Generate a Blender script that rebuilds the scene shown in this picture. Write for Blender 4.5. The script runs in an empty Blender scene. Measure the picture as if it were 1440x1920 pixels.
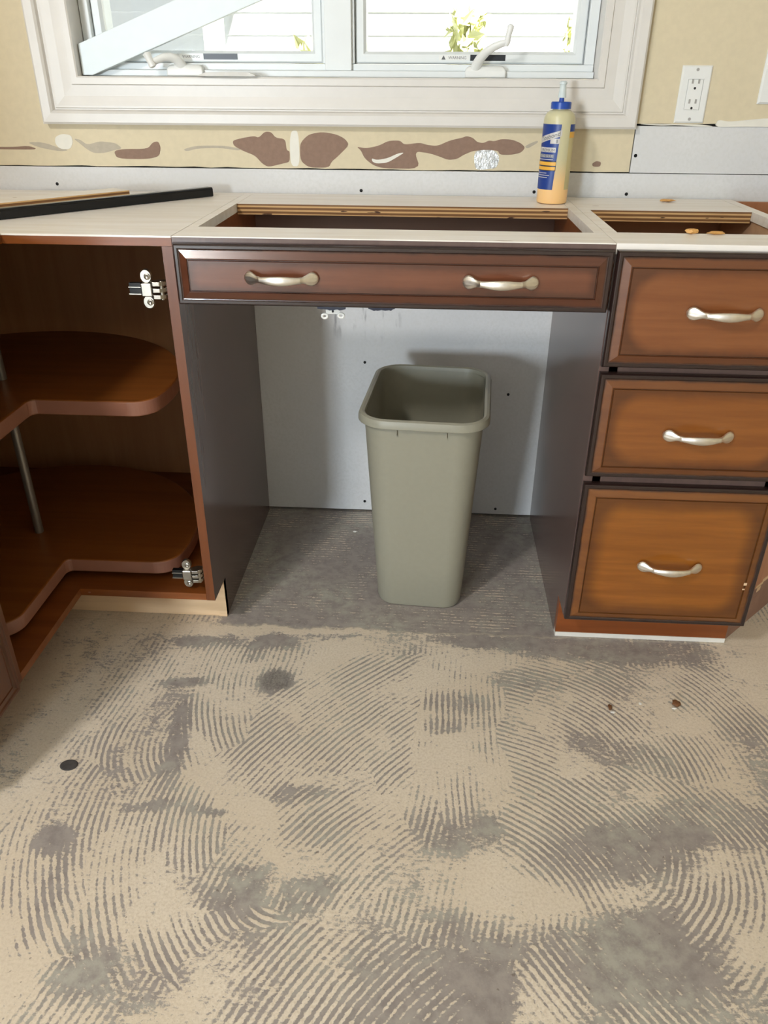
import bpy, bmesh, math, random
from mathutils import Vector, Matrix, Euler
random.seed(7)
PI = math.pi
S = bpy.context.scene
COL = S.collection

# ------------------------------------------------------------------ camera
cam_d = bpy.data.cameras.new('camera')
cam = bpy.data.objects.new('camera', cam_d); COL.objects.link(cam)
cam.location = (0.4541, -1.3863, 1.1110)
cam.rotation_euler = (1.06420, -0.00562, 0.060146)
cam_d.sensor_width = 36; cam_d.lens = 36*1449.86/1920
cam_d.clip_start = 0.02; cam_d.clip_end = 200
S.camera = cam

# ------------------------------------------------------------------ light, world, exposure
S.view_settings.view_transform = 'Standard'; S.view_settings.look = 'None'
S.view_settings.exposure = 0.0; S.view_settings.gamma = 1.0
S.view_settings.use_curve_mapping = False
W = bpy.data.worlds.new('world'); S.world = W; W.use_nodes = True
bg = W.node_tree.nodes['Background']
bg.inputs[0].default_value = (0.72, 0.86, 1.0, 1); bg.inputs[1].default_value = 0.37

def lamp(name, kind, loc, energy, color, target=None, size=1, size_y=None):
    d = bpy.data.lights.new(name, kind); d.energy = energy; d.color = color
    if kind == 'AREA':
        d.size = size
        if size_y: d.shape = 'RECTANGLE'; d.size_y = size_y
    o = bpy.data.objects.new(name, d); COL.objects.link(o); o.location = loc
    if target is not None:
        o.rotation_euler = (Vector(target)-Vector(loc)).to_track_quat('-Z', 'Y').to_euler()
    return o
# daylight from a glazed door far behind and to the left of the camera
lamp('door_daylight', 'AREA', (-1.95, -5.9, 0.95), 185, (0.80, 0.91, 1.0), (0.35, 0.3, 0.45), 0.6, 0.8)
# ceiling light of the room
lamp('ceiling_lamp', 'AREA', (-0.85, -2.0, 2.40), 42, (1.0, 0.97, 0.94), (-0.4, -0.9, 0), 0.24)
# sun on the garden side
sun = bpy.data.lights.new('sun', 'SUN'); sun.energy = 20.0; sun.angle = 0.01; sun.color = (1, 0.97, 0.9)
so = bpy.data.objects.new('sun', sun); COL.objects.link(so); so.location = (3, 2, 6)
so.rotation_euler = Vector((-0.35, 0.60, -0.9)).to_track_quat('-Z', 'Y').to_euler()

# ------------------------------------------------------------------ node helpers
def lin(c):
    f = lambda v: v/12.92 if v <= 0.04045 else ((v+0.055)/1.055)**2.4
    return tuple(f(v/255) for v in c) + (1,)

class NT:
    def __init__(s, name):
        s.m = bpy.data.materials.new(name); s.m.use_nodes = True
        s.t = s.m.node_tree; s.n = s.t.nodes; s.l = s.t.links
        s.b = s.n['Principled BSDF']
    def link(s, v, sock):
        if hasattr(v, 'is_output') or isinstance(v, bpy.types.NodeSocket): s.l.new(v, sock)
        else: sock.default_value = v
    def math(s, op, a, b=0.0, c=None, clamp=False):
        n = s.n.new('ShaderNodeMath'); n.operation = op; n.use_clamp = clamp
        s.link(a, n.inputs[0]); s.link(b, n.inputs[1])
        if c is not None: s.link(c, n.inputs[2])
        return n.outputs[0]
    def vmath(s, op, a, b=(0, 0, 0)):
        n = s.n.new('ShaderNodeVectorMath'); n.operation = op
        s.link(a, n.inputs[0]); s.link(b, n.inputs[1])
        return n.outputs['Value'] if op in ('LENGTH', 'DISTANCE', 'DOT_PRODUCT') else n.outputs[0]
    def coords(s):
        return s.n.new('ShaderNodeTexCoord').outputs['Object']
    def pos(s):
        return s.n.new('ShaderNodeNewGeometry').outputs['Position']
    def noise(s, vec, scale, detail=3, rough=0.55, dist=0.0):
        n = s.n.new('ShaderNodeTexNoise'); s.l.new(vec, n.inputs['Vector'])
        n.inputs['Scale'].default_value = scale; n.inputs['Detail'].default_value = detail
        n.inputs['Roughness'].default_value = rough; n.inputs['Distortion'].default_value = dist
        return n.outputs['Fac']
    def sstep(s, x, a, b, lo=0.0, hi=1.0):
        n = s.n.new('ShaderNodeMapRange'); n.interpolation_type = 'SMOOTHSTEP'; n.clamp = True
        s.link(x, n.inputs[0]); n.inputs[1].default_value = a; n.inputs[2].default_value = b
        n.inputs[3].default_value = lo; n.inputs[4].default_value = hi
        return n.outputs[0]
    def mix(s, f, a, b, typ='MIX'):
        n = s.n.new('ShaderNodeMix'); n.data_type = 'RGBA'; n.blend_type = typ
        s.link(f, n.inputs[0]); s.link(a, n.inputs[6]); s.link(b, n.inputs[7])
        return n.outputs[2]
    def fmix(s, f, a, b):
        n = s.n.new('ShaderNodeMix'); n.data_type = 'FLOAT'
        s.link(f, n.inputs[0]); s.link(a, n.inputs[2]); s.link(b, n.inputs[3])
        return n.outputs[0]
    def ramp(s, f, stops):
        n = s.n.new('ShaderNodeValToRGB'); s.l.new(f, n.inputs[0])
        e = n.color_ramp.elements
        while len(e) < len(stops): e.new(0.5)
        for i, (p, c) in enumerate(stops): e[i].position = p; e[i].color = c
        return n.outputs[0]
    def bump(s, h, strength, dist=0.002):
        n = s.n.new('ShaderNodeBump'); n.inputs['Strength'].default_value = strength
        n.inputs['Distance'].default_value = dist; s.l.new(h, n.inputs['Height'])
        s.l.new(n.outputs[0], s.b.inputs['Normal'])
    def color(s, v): s.link(v, s.b.inputs['Base Color'])
    def set(s, rough=None, metal=None, spec=None, coat=None):
        if rough is not None: s.link(rough, s.b.inputs['Roughness'])
        if metal is not None: s.b.inputs['Metallic'].default_value = metal
        if spec is not None: s.b.inputs['Specular IOR Level'].default_value = spec
        if coat is not None: s.b.inputs['Coat Weight'].default_value = coat
        return s

def plain(name, rgb, rough=0.5, metal=0.0, var=0.06, scale=30, bump=0.0, spec=None):
    t = NT(name); p = t.coords(); n = t.noise(p, scale, 4)
    c = lin(rgb); f = 1-var
    t.color(t.mix(t.sstep(n, 0.3, 0.7), (c[0]*f, c[1]*f, c[2]*f, 1), c))
    t.set(rough, metal, spec)
    if bump: t.bump(n, bump)
    return t.m

def wood(name, c0, c1, rough=0.35, axis='x', scale=1.0, coat=0.0, spec=None):
    t = NT(name); p = t.coords()
    st = {'x': (2, 30, 30), 'y': (30, 2, 30), 'z': (30, 30, 2)}[axis]
    v = t.vmath('MULTIPLY', p, tuple(q*scale for q in st))
    n = t.noise(v, 1.3, 5, 0.6, 0.4); big = t.noise(t.vmath('MULTIPLY', p, tuple(q*scale*0.12 for q in st)), 1.5, 2)
    f = t.math('ADD', t.math('MULTIPLY', n, 0.7), t.math('MULTIPLY', big, 0.3))
    t.color(t.mix(t.sstep(f, 0.32, 0.68), lin(c0), lin(c1)))
    t.set(rough, coat=coat, spec=spec); t.bump(n, 0.04, 0.001)
    return t.m

M = {}
M['wall'] = plain('cream_wall_paint', (216, 203, 173), 0.75, var=0.05, scale=60, bump=0.05)
M['ceiling'] = plain('ceiling_paint', (232, 228, 220), 0.8)
M['trim'] = plain('white_trim_paint', (219, 215, 209), 0.35, var=0.03, scale=25)
M['vinyl'] = plain('white_vinyl', (226, 230, 230), 0.35, var=0.02)
M['plastic'] = plain('white_plastic', (232, 233, 230), 0.35, var=0.02)
M['slot'] = plain('dark_slot', (22, 22, 22), 0.6)
M['slotgrey'] = plain('grey_slot', (165, 162, 157), 0.6)
M['torn'] = plain('torn_brown_paper', (146, 120, 104), 0.9, var=0.12, scale=90, bump=0.15)
M['spackle'] = plain('grey_filler', (186, 176, 158), 0.9, var=0.1, scale=60)
M['whitepaper'] = plain('white_torn_paper', (232, 229, 218), 0.85, var=0.05)
M['cavity'] = plain('dark_wall_gap', (38, 34, 30), 0.9)
M['darkscrew'] = plain('black_screw', (28, 27, 28), 0.45, 0.4)
M['nickel'] = plain('brushed_nickel', (244, 239, 230), 0.36, 1.0, var=0.12, scale=60)
M['chrome'] = plain('zinc_hinge', (172, 167, 157), 0.34, 1.0, var=0.12, scale=90)
M['steelpole'] = plain('grey_metal_pole', (150, 146, 140), 0.35, 0.6)
M['bar'] = plain('black_metal', (22, 24, 27), 0.18, 0.3, var=0.2, scale=20)
M['strip'] = plain('off_white_plastic', (214, 212, 207), 0.45)
M['chip'] = plain('white_paint_chip', (226, 222, 214), 0.6)
M['rustchip'] = plain('brown_grit', (120, 78, 44), 0.7, var=0.3, scale=400)
M['crumb'] = plain('orange_glue_crumb', (222, 168, 96), 0.6, var=0.15, scale=200)
M['blue'] = plain('blue_label', (22, 58, 136), 0.4, var=0.05)
M['bluecap'] = plain('blue_cap', (30, 74, 168), 0.35, var=0.05)
M['silverlabel'] = plain('silver_label', (206, 202, 198), 0.4, var=0.05)
M['greylabel'] = plain('grey_label', (126, 130, 142), 0.4, var=0.1)
M['yellow'] = plain('yellow_label', (236, 178, 66), 0.45, var=0.05)
M['navy'] = plain('navy_label', (26, 32, 58), 0.4)
M['paperlabel'] = plain('pale_back_label', (206, 192, 140), 0.5)
M['nozzle'] = plain('clear_nozzle', (212, 222, 222), 0.25)
M['blacksticker'] = plain('black_sticker', (28, 30, 36), 0.35)
M['greytext'] = plain('grey_print', (96, 96, 98), 0.5)
M['rim_band'] = plain('shelf_edge_band', (150, 104, 86), 0.30, var=0.05)
M['spot'] = plain('dark_spot', (72, 68, 66), 0.8, var=0.25, scale=160, bump=0.2)
M['bin'] = plain('khaki_grey_plastic', (146, 143, 127), 0.42, var=0.03, scale=80)
M['binin'] = M['bin']
M['ext_white'] = plain('white_siding', (236, 236, 234), 0.6, var=0.03)
M['ext_post'] = plain('porch_post_paint', (225, 224, 216), 0.6)
M['leaf'] = plain('glare_bleached_leaf', (238, 238, 186), 0.6, var=0.15, scale=9)  # outdoor glare bleached into the leaf colour
M['bounce_ground'] = plain('grey_bounce_ground', (176, 178, 182), 0.9, var=0.1, scale=6)  # unseen ground, greyed so its bounce light is not green

M['orange'] = wood('orange_brown_wood', (96, 50, 21), (114, 62, 27), 0.33, 'z')
M['orange_x'] = wood('orange_brown_wood_lengthwise', (116, 62, 24), (138, 78, 34), 0.33, 'x')
M['inside'] = wood('brown_cabinet_lining', (172, 126, 86), (184, 140, 98), 0.45, 'z')
M['inside_pale'] = wood('pale_drawer_lining', (206, 164, 128), (216, 178, 144), 0.5, 'x')
M['shelfwood'] = wood('shelf_wood', (122, 68, 26), (142, 84, 36), 0.30, 'x')
M['darkpanel'] = wood('dark_brown_end_panel', (92, 74, 70), (102, 82, 76), 0.20, 'z')
M['innerbrown'] = wood('inner_brown_panel', (104, 76, 68), (116, 86, 76), 0.4, 'x')
M['kickbrown'] = wood('red_brown_kick_board', (120, 62, 26), (140, 76, 34), 0.35, 'x')
M['rawkick'] = wood('raw_pale_kick_board', (206, 172, 132), (230, 200, 162), 0.6, 'x')
M['kickdull'] = wood('dull_kick_board', (132, 96, 80), (146, 110, 92), 0.5, 'x')
M['endpanel'] = wood('light_brown_end_panel', (168, 112, 78), (184, 128, 92), 0.45, 'z')

def m_ply():
    t = NT('raw_plywood_top'); p = t.coords()
    n = t.noise(t.vmath('MULTIPLY', p, (3, 36, 36)), 1.2, 5, 0.6, 0.3)
    c = t.mix(t.sstep(n, 0.3, 0.7), lin((234, 226, 215)), lin((245, 240, 234)))
    k = t.noise(t.vmath('MULTIPLY', p, (9, 70, 70)), 1.0, 2, 0.5)
    c = t.mix(t.sstep(k, 0.755, 0.775), c, lin((150, 108, 84)))
    t.color(c); t.set(0.36); t.bump(n, 0.05, 0.001); return t.m
M['ply'] = m_ply()
def m_plyedge():
    t = NT('plywood_layered_edge'); p = t.pos()
    sx = t.n.new('ShaderNodeSeparateXYZ'); t.l.new(p, sx.inputs[0])
    n = t.noise(t.vmath('MULTIPLY', p, (6, 10, 60)), 1.0, 3)
    z = t.math('ADD', t.math('MULTIPLY', sx.outputs[2], 2*PI/0.0082), t.math('MULTIPLY', n, 1.3))
    s_ = t.math('SINE', z)
    c = t.mix(t.sstep(s_, -0.15, 0.55), lin((128, 88, 50)), lin((218, 178, 124)))
    k = t.noise(t.vmath('MULTIPLY', p, (22, 10, 120)), 1.0, 2)
    c = t.mix(t.sstep(k, 0.66, 0.70), c, lin((84, 54, 34)))
    t.color(c); t.set(0.6); return t.m
M['plyedge'] = m_plyedge()

def m_drywall():
    t = NT('grey_white_drywall'); p = t.pos()
    sx = t.n.new('ShaderNodeSeparateXYZ'); t.l.new(p, sx.inputs[0])
    n = t.noise(p, 5, 4); f = t.noise(p, 150, 2)
    c = t.mix(t.sstep(n, 0.3, 0.7), lin((213, 213, 213)), lin((218, 218, 218)))
    c = t.mix(t.sstep(f, 0.35, 0.75), c, lin((211, 211, 210)))
    # hanging dirt smudges below the apron
    k = t.noise(t.vmath('MULTIPLY', p, (60, 1, 14)), 1.0, 3)
    zone = t.math('MULTIPLY', t.sstep(sx.outputs[2], 0.50, 0.58), t.math('SUBTRACT', 1.0, t.sstep(sx.outputs[2], 0.60, 0.66)))
    xz = t.math('MULTIPLY', t.sstep(sx.outputs[0], 0.15, 0.22), t.math('SUBTRACT', 1.0, t.sstep(sx.outputs[0], 0.34, 0.40)))
    m = t.math('MULTIPLY', t.math('MULTIPLY', zone, xz), t.sstep(k, 0.56, 0.72))
    c = t.mix(t.math('MULTIPLY', m, 0.6), c, lin((104, 104, 110)))
    t.color(c); t.set(0.7); t.bump(f, 0.05, 0.001); return t.m
M['drywall'] = m_drywall()

def m_foil():
    t = NT('silver_foil'); n = t.noise(t.coords(), 90, 3, 0.7)
    t.color(t.mix(t.sstep(n, 0.3, 0.7), lin((188, 190, 190)), lin((244, 246, 246))))
    t.set(0.32, 0.5); t.bump(n, 0.8, 0.004); return t.m
M['foil'] = m_foil()

def m_glass():
    t = NT('window_glass'); t.n.remove(t.b)
    tr = t.n.new('ShaderNodeBsdfTransparent'); tr.inputs[0].default_value = (0.95, 0.97, 0.97, 1)
    gl = t.n.new('ShaderNodeBsdfGlossy'); gl.inputs['Roughness'].default_value = 0.03
    fr = t.n.new('ShaderNodeFresnel'); fr.inputs[0].default_value = 1.45
    mx = t.n.new('ShaderNodeMixShader')
    t.l.new(fr.outputs[0], mx.inputs[0]); t.l.new(tr.outputs[0], mx.inputs[1]); t.l.new(gl.outputs[0], mx.inputs[2])
    t.l.new(mx.outputs[0], t.n['Material Output'].inputs[0]); return t.m
M['glass'] = m_glass()

def m_bottle():
    t = NT('translucent_glue_bottle'); p = t.coords()
    sx = t.n.new('ShaderNodeSeparateXYZ'); t.l.new(p, sx.inputs[0])
    n = t.noise(p, 25, 2)
    z = t.math('ADD', sx.outputs[2], t.math('MULTIPLY', t.math('SUBTRACT', n, 0.5), 0.02))
    c = t.mix(t.sstep(z, 0.02, 0.10), lin((250, 204, 142)), lin((206, 200, 162)))
    t.color(c); t.set(0.35)
    t.b.inputs['Subsurface Weight'].default_value = 0.25
    t.b.inputs['Subsurface Radius'].default_value = (0.01, 0.008, 0.005)
    t.b.inputs['Subsurface Scale'].default_value = 0.5
    return t.m
M['bottle'] = m_bottle()

def m_glaze(name, hw, hh, base0, base1, spread):
    """stained front with a dark glaze wiped towards its edges (real pigment)"""
    t = NT(name); p = t.coords()
    n = t.noise(t.vmath('MULTIPLY', p, (2.5, 30, 34)), 1.3, 5, 0.6, 0.4)
    nb = t.noise(p, 22, 3)
    sx = t.n.new('ShaderNodeSeparateXYZ'); t.l.new(p, sx.inputs[0])
    r = min(0.09, hh*0.9)
    qx = t.math('ADD', t.math('ABSOLUTE', sx.outputs[0]), -hw+r)
    qz = t.math('ADD', t.math('ABSOLUTE', sx.outputs[2]), -hh+r)
    mx = t.math('MAXIMUM', qx, 0.0); mz = t.math('MAXIMUM', qz, 0.0)
    ln = t.math('SQRT', t.math('ADD', t.math('MULTIPLY', mx, mx), t.math('MULTIPLY', mz, mz)))
    sd = t.math('SUBTRACT', t.math('ADD', ln, t.math('MINIMUM', t.math('MAXIMUM', qx, qz), 0.0)), r)
    sd = t.math('ADD', sd, t.math('MULTIPLY', t.math('SUBTRACT', nb, 0.5), 0.012))
    c = t.mix(t.sstep(n, 0.3, 0.7), lin(base0), lin(base1))
    dk = t.mix(0.62, c, lin((48, 26, 18)))
    c = t.mix(t.sstep(sd, -0.046-spread, -0.026), c, dk)
    # square outer bead, nearly black
    e = t.math('MAXIMUM', t.math('ADD', t.math('ABSOLUTE', sx.outputs[0]), -hw), t.math('ADD', t.math('ABSOLUTE', sx.outputs[2]), -hh))
    mid = t.mix(0.42, t.mix(t.sstep(n, 0.3, 0.7), lin(base0), lin(base1)), lin((52, 30, 24)))
    c = t.mix(t.sstep(e, -0.0270, -0.0262), c, mid)
    line = t.math('SUBTRACT', 1.0, t.math('MULTIPLY', t.math('ABSOLUTE', t.math('ADD', e, 0.0265)), 1/0.0018), clamp=True)
    c = t.mix(t.math('MULTIPLY', line, 0.55), c, lin((40, 22, 14)))
    ee = t.math('ADD', e, t.math('MULTIPLY', t.math('SUBTRACT', nb, 0.5), 0.006))
    c = t.mix(t.sstep(ee, -0.0145, -0.0085), c, lin((44, 30, 27)))
    t.color(c); t.set(0.25, coat=0.25); t.bump(n, 0.03, 0.001); return t.m

# ------------------------------------------------------------------ floor material
def m_floor():
    t = NT('scraped_thinset_floor'); P0 = t.pos()
    sx = t.n.new('ShaderNodeSeparateXYZ'); t.l.new(P0, sx.inputs[0])
    flat = t.n.new('ShaderNodeCombineXYZ'); t.l.new(sx.outputs[0], flat.inputs[0]); t.l.new(sx.outputs[1], flat.inputs[1])
    P0 = flat.outputs[0]
    def cnoise(scale):
        n = t.n.new('ShaderNodeTexNoise'); t.l.new(P0, n.inputs['Vector']); n.inputs['Scale'].default_value = scale; n.inputs['Detail'].default_value = 3
        return t.vmath('SUBTRACT', n.outputs['Color'], (0.5, 0.5, 0.5))
    warp = t.vmath('MULTIPLY', cnoise(14), (0.045, 0.045, 0))
    warp2 = t.vmath('MULTIPLY', cnoise(70), (0.016, 0.016, 0))
    PW = t.vmath('ADD', t.vmath('ADD', P0, warp), warp2)          # ragged region borders
    PL = t.vmath('ADD', P0, t.vmath('MULTIPLY', cnoise(9), (0.011, 0.011, 0)))
    PL = t.vmath('ADD', PL, t.vmath('MULTIPLY', cnoise(120), (0.0016, 0.0016, 0)))
    PV = t.vmath('ADD', t.vmath('ADD', P0, t.vmath('MULTIPLY', cnoise(6), (0.16, 0.16, 0))), t.vmath('MULTIPLY', warp, (1.0, 1.0, 0)))
    def dist(c, rx, ry, rot=0.0, src=None):
        d = t.vmath('SUBTRACT', src or PW, (c[0], c[1], 0))
        if rot:
            r = t.n.new('ShaderNodeVectorRotate'); r.rotation_type = 'Z_AXIS'; t.l.new(d, r.inputs[0]); r.inputs['Angle'].default_value = -rot
            d = r.outputs[0]
        return t.vmath('LENGTH', t.vmath('MULTIPLY', d, (1/rx, 1/ry, 0)))
    def ell(c, rx, ry, rot=0.0, soft=0.25, src=None):
        return t.sstep(dist(c, rx, ry, rot, src), 1+soft, 1-soft)
    # trowel sweeps: arc centre, region centre, region radii, region turn, coverage, ridge strength
    patches = [
        ((0.495, -0.692), (0.85, -0.33), .36, .32, 0, .42, .9),
        ((0.625, -0.383), (0.98, -0.20), .30, .16, 0, .42, .8),
        ((1.204, -0.998), (0.294, -0.30), .20, .33, -0.75, .60, 1.0),
        ((4.08, -0.257), (0.549, -0.25), .085, .24, 0, .80, .9),
        ((0.221, -0.465), (-0.10, -0.60), .15, .17, 0, .55, .9),
        ((0.393, -0.482), (0.03, -0.58), .10, .22, 0, .60, .9),
        ((0.525, -0.115), (0.035, -0.20), .085, .20, 0, .60, .9),
        ((0.687, -0.813), (0.335, -0.52), .12, .15, 0, .45, 1.0),
        ((0.262, -0.600), (0.16, -0.71), .12, .08, 0, .35, 1.0),
        ((0.801, -1.082), (0.36, -0.78), .22, .12, 0, .25, .8),
        ((0.74, -0.50), (0.97, -0.62), .16, .13, 0, .30, .8),
        ((4.77, 2.201), (0.76, -0.76), .18, .11, 0, .10, .8),
        ((0.094, -0.312), (-0.085, -0.33), .09, .11, 0, .50, 1.0),
    ]
    phase = t.vmath('DISTANCE', PL, (-3.2, 0.2, 0)); cov = 0.42; amp = 0.50
    for c, m, rx, ry, rot, cv, am in patches:
        l = dist(m, rx, ry, rot, PV)
        k = t.math('LESS_THAN', l, 1.0)
        d = t.vmath('DISTANCE', PL, (c[0], c[1], 0))
        phase = t.fmix(k, phase, d); cov = t.fmix(t.sstep(l, 1.15, 0.75), cov, cv)
        amp = t.fmix(k, amp, t.sstep(l, 1.0, 0.78, 0.25, am))
    yw = t.n.new('ShaderNodeSeparateXYZ'); t.l.new(PW, yw.inputs[0])
    # under the desk: straight ridges, mostly scraped off
    niche = t.math('MULTIPLY', t.sstep(yw.outputs[1], 0.040, 0.052), t.math('MULTIPLY', t.sstep(yw.outputs[0], -0.02, 0.0), t.sstep(yw.outputs[0], 0.80, 0.77)))
    yl = t.n.new('ShaderNodeSeparateXYZ'); t.l.new(PL, yl.inputs[0])
    phase = t.fmix(niche, phase, yl.outputs[1]); cov = t.fmix(niche, cov, -0.62); amp = t.fmix(niche, amp, 0.55)
    # smooth strip without ridges along the left cabinets and in front of the drawers
    smooth_l = t.sstep(t.math('ADD', yw.outputs[0], t.math('MULTIPLY', yw.outputs[1], -0.1)), -0.17, -0.23)
    amp = t.math('MULTIPLY', amp, t.math('SUBTRACT', 1.0, smooth_l)); cov = t.math('ADD', cov, t.math('MULTIPLY', smooth_l, 0.2))
    lead = t.math('MULTIPLY', t.sstep(yw.outputs[1], -0.04, -0.01), t.sstep(yw.outputs[1], 0.06, 0.045))
    amp = t.math('MULTIPLY', amp, t.math('SUBTRACT', 1.0, t.math('MULTIPLY', lead, 0.75)))
    na = t.noise(P0, 8, 3)
    amp = t.math('MULTIPLY', amp, t.sstep(na, 0.34, 0.60, 0.12, 1.2))
    st = t.math('SINE', t.math('MULTIPLY', phase, 2*PI/0.0118))
    # scraped grey blots (+) and clean thinset (-)
    blots = [((.158,-.138),.040,.036,0,1.9),((.135,-.010),.05,.030,0,1.5),((-.02,-.022),.085,.022,0,1.4),((.09,-.05),.03,.03,0,.9),
             ((-.002,-.33),.022,.13,.1,1.4),((-.03,-.155),.06,.016,.2,1.3),((.251,-.435),.055,.022,0,1.3),((-.151,-.561),.035,.03,0,1.6),((-.105,-.66),.022,.08,0,1.3),
             ((.53,-.186),.07,.030,0,1.3),((.508,-.248),.04,.02,0,1.2),((.54,-.496),.09,.05,0,1.0),((.788,-.521),.15,.055,.25,1.3),
             ((.957,-.447),.12,.05,0,1.2),((.756,-.685),.15,.07,0,1.3),((.50,-.75),.12,.11,0,1.1),((-.02,-.755),.05,.05,0,1.0),((.066,-.768),.08,.05,0,.8),
             ((.702,-.102),.11,.035,0,.8),((.92,.02),.32,.055,0,1.1),((.184,-.646),.05,.03,0,1.2),((.30,-.50),.05,.03,0,.8),((.095,-.482),.05,.012,0,1.5),((.0,-.478),.05,.012,.15,1.2),
             ((.85,-.30),.12,.04,-.3,.7),((.25,.02),.09,.012,0,.9),((.6,.02),.12,.02,0,.8),((1.15,-.35),.1,.16,0,.6),((.30,-.62),.05,.03,.5,1.0),((.2,-.60),.04,.025,0,.9),((1.0,-.76),.1,.06,0,.7),
             ((.617,-.60),.12,.055,0,-.7),((-.13,-.76),.075,.09,0,-.9),((.64,-.80),.045,.12,0,-1.0),((1.2,.03),.10,.09,0,-1.4),((.1,.03),.16,.022,0,-.7),((.68,-.2),.05,.04,0,-.5)]
    v = cov
    for c, rx, ry, rot, a in blots:
        v = t.math('SUBTRACT', v, t.math('MULTIPLY', ell(c, rx, ry, rot, 0.45), a*0.85))
    n1 = t.noise(P0, 5.5, 4); n2 = t.noise(P0, 38, 4, 0.65); n3 = t.noise(P0, 230, 3, 0.6)
    nh = t.noise(t.vmath('MULTIPLY', P0, (55, 150, 0)), 1.0, 3, 0.6)
    v = t.math('ADD', v, t.math('MULTIPLY', t.math('SUBTRACT', n1, 0.50), 3.0))
    v = t.math('ADD', v, t.math('MULTIPLY', t.math('SUBTRACT', n2, 0.5), 2.0))
    v = t.math('ADD', v, t.math('MULTIPLY', t.math('SUBTRACT', nh, 0.5), 2.2))
    v = t.math('ADD', v, t.math('MULTIPLY', t.math('SUBTRACT', n3, 0.5), 2.2))
    v = t.math('SUBTRACT', v, 0.10)
    mask = t.sstep(t.math('ADD', t.math('MULTIPLY', st, amp), v), -0.32, 0.32)
    # plain grey slab border along the left cabinets and a cover strip at the niche edge
    nl = t.noise(P0, 3.2, 3)
    beige = t.mix(t.sstep(nl, 0.3, 0.7), lin((215, 202, 182)), lin((225, 214, 197)))
    beige = t.mix(t.sstep(n3, 0.35, 0.8), beige, lin((203, 189, 168)))
    ng = t.noise(P0, 4.3, 3)
    grey = t.mix(t.sstep(ng, 0.42, 0.62), lin((162, 154, 148)), lin((174, 171, 160)))
    grey = t.mix(t.sstep(n2, 0.3, 0.75), grey, lin((138, 130, 126)))
    c = t.mix(mask, grey, beige)
    # dirt specks
    sp = t.noise(P0, 95, 2, 0.5)
    c = t.mix(t.math('MULTIPLY', t.sstep(sp, 0.70, 0.74), 0.5), c, lin((92, 78, 66)))
    c = t.mix(t.math('MULTIPLY', ell((.158, -.138), .036, .032, 0, 0.3), 0.6), c, t.mix(t.sstep(n3, 0.4, 0.6), lin((84, 79, 76)), lin((128, 122, 118))))
    # joint line at the front of the niche
    jl = t.math('SUBTRACT', 1.0, t.math('MULTIPLY', t.math('ABSOLUTE', t.math('ADD', yw.outputs[1], -0.047)), 1/0.004), clamp=True)
    c = t.mix(t.math('MULTIPLY', jl, 0.5), c, lin((196, 184, 164)))
    t.color(c); t.set(0.62, spec=0.35)
    t.bump(t.math('ADD', mask, t.math('MULTIPLY', n3, 0.3)), 0.22, 0.002)
    return t.m
M['floor'] = m_floor()

# ------------------------------------------------------------------ mesh helpers
class MB:
    def __init__(s): s.bm = bmesh.new(); s.mi = 0
    def face(s, vs):
        try:
            f = s.bm.faces.new(vs); f.material_index = s.mi; return f
        except ValueError: return None
    def v(s, *p): return s.bm.verts.new(p)
    def box(s, x0, x1, y0, y1, z0, z1):
        v = [s.v(x, y, z) for z in (z0, z1) for y in (y0, y1) for x in (x0, x1)]
        for q in ((0,2,3,1),(4,5,7,6),(0,1,5,4),(2,6,7,3),(0,4,6,2),(1,3,7,5)): s.face([v[i] for i in q])
        return s
    def prism(s, pts, axis, a, b):
        """extrude a 2D outline along an axis: 'y' -> (x,z), 'z' -> (x,y), 'x' -> (y,z)"""
        mk = {'y': lambda p, d: (p[0], d, p[1]), 'z': lambda p, d: (p[0], p[1], d), 'x': lambda p, d: (d, p[0], p[1])}[axis]
        A = [s.v(*mk(p, a)) for p in pts]; B = [s.v(*mk(p, b)) for p in pts]
        s.face(A); s.face(B[::-1])
        for i in range(len(pts)):
            j = (i+1) % len(pts); s.face([A[i], B[i], B[j], A[j]])
        return s
    def loft(s, rings, cap0=True, cap1=True, closed=True):
        R = [[s.v(*p) for p in r] for r in rings]
        n = len(R[0])
        for a, b in zip(R, R[1:]):
            for i in range(n if closed else n-1):
                j = (i+1) % n; s.face([a[i], a[j], b[j], b[i]])
        if cap0: s.face(R[0][::-1])
        if cap1: s.face(R[-1])
        return R
    def lathe(s, prof, c=(0, 0), n=32, cap0=True, cap1=True):
        return s.loft([[(c[0]+r*math.cos(2*PI*i/n), c[1]+r*math.sin(2*PI*i/n), z) for i in range(n)] for r, z in prof], cap0, cap1)
    def tube(s, path, rad, n=12, squash=1.0):
        path = [Vector(p) for p in path]; rings = []
        if not hasattr(rad, '__len__'): rad = [rad]*len(path)
        up = None
        for i, p in enumerate(path):
            d = (path[min(i+1, len(path)-1)]-path[max(i-1, 0)]).normalized()
            if up is None:
                up = Vector((0, 0, 1)) if abs(d.z) < 0.9 else Vector((0, 1, 0))
            a = d.cross(up).normalized(); b = a.cross(d).normalized(); up = b
            rings.append([tuple(p+a*rad[i]*math.cos(2*PI*k/n)+b*rad[i]*squash*math.sin(2*PI*k/n)) for k in range(n)])
        s.loft(rings); return s
    def sphere(s, c, r, sub=2, sc=(1, 1, 1)):
        g = bmesh.ops.create_icosphere(s.bm, subdivisions=sub, radius=1)
        for v in g['verts']: v.co = Vector((c[0]+v.co.x*r*sc[0], c[1]+v.co.y*r*sc[1], c[2]+v.co.z*r*sc[2]))
        for v in g['verts']:
            for f in v.link_faces: f.material_index = s.mi
        return s

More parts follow.
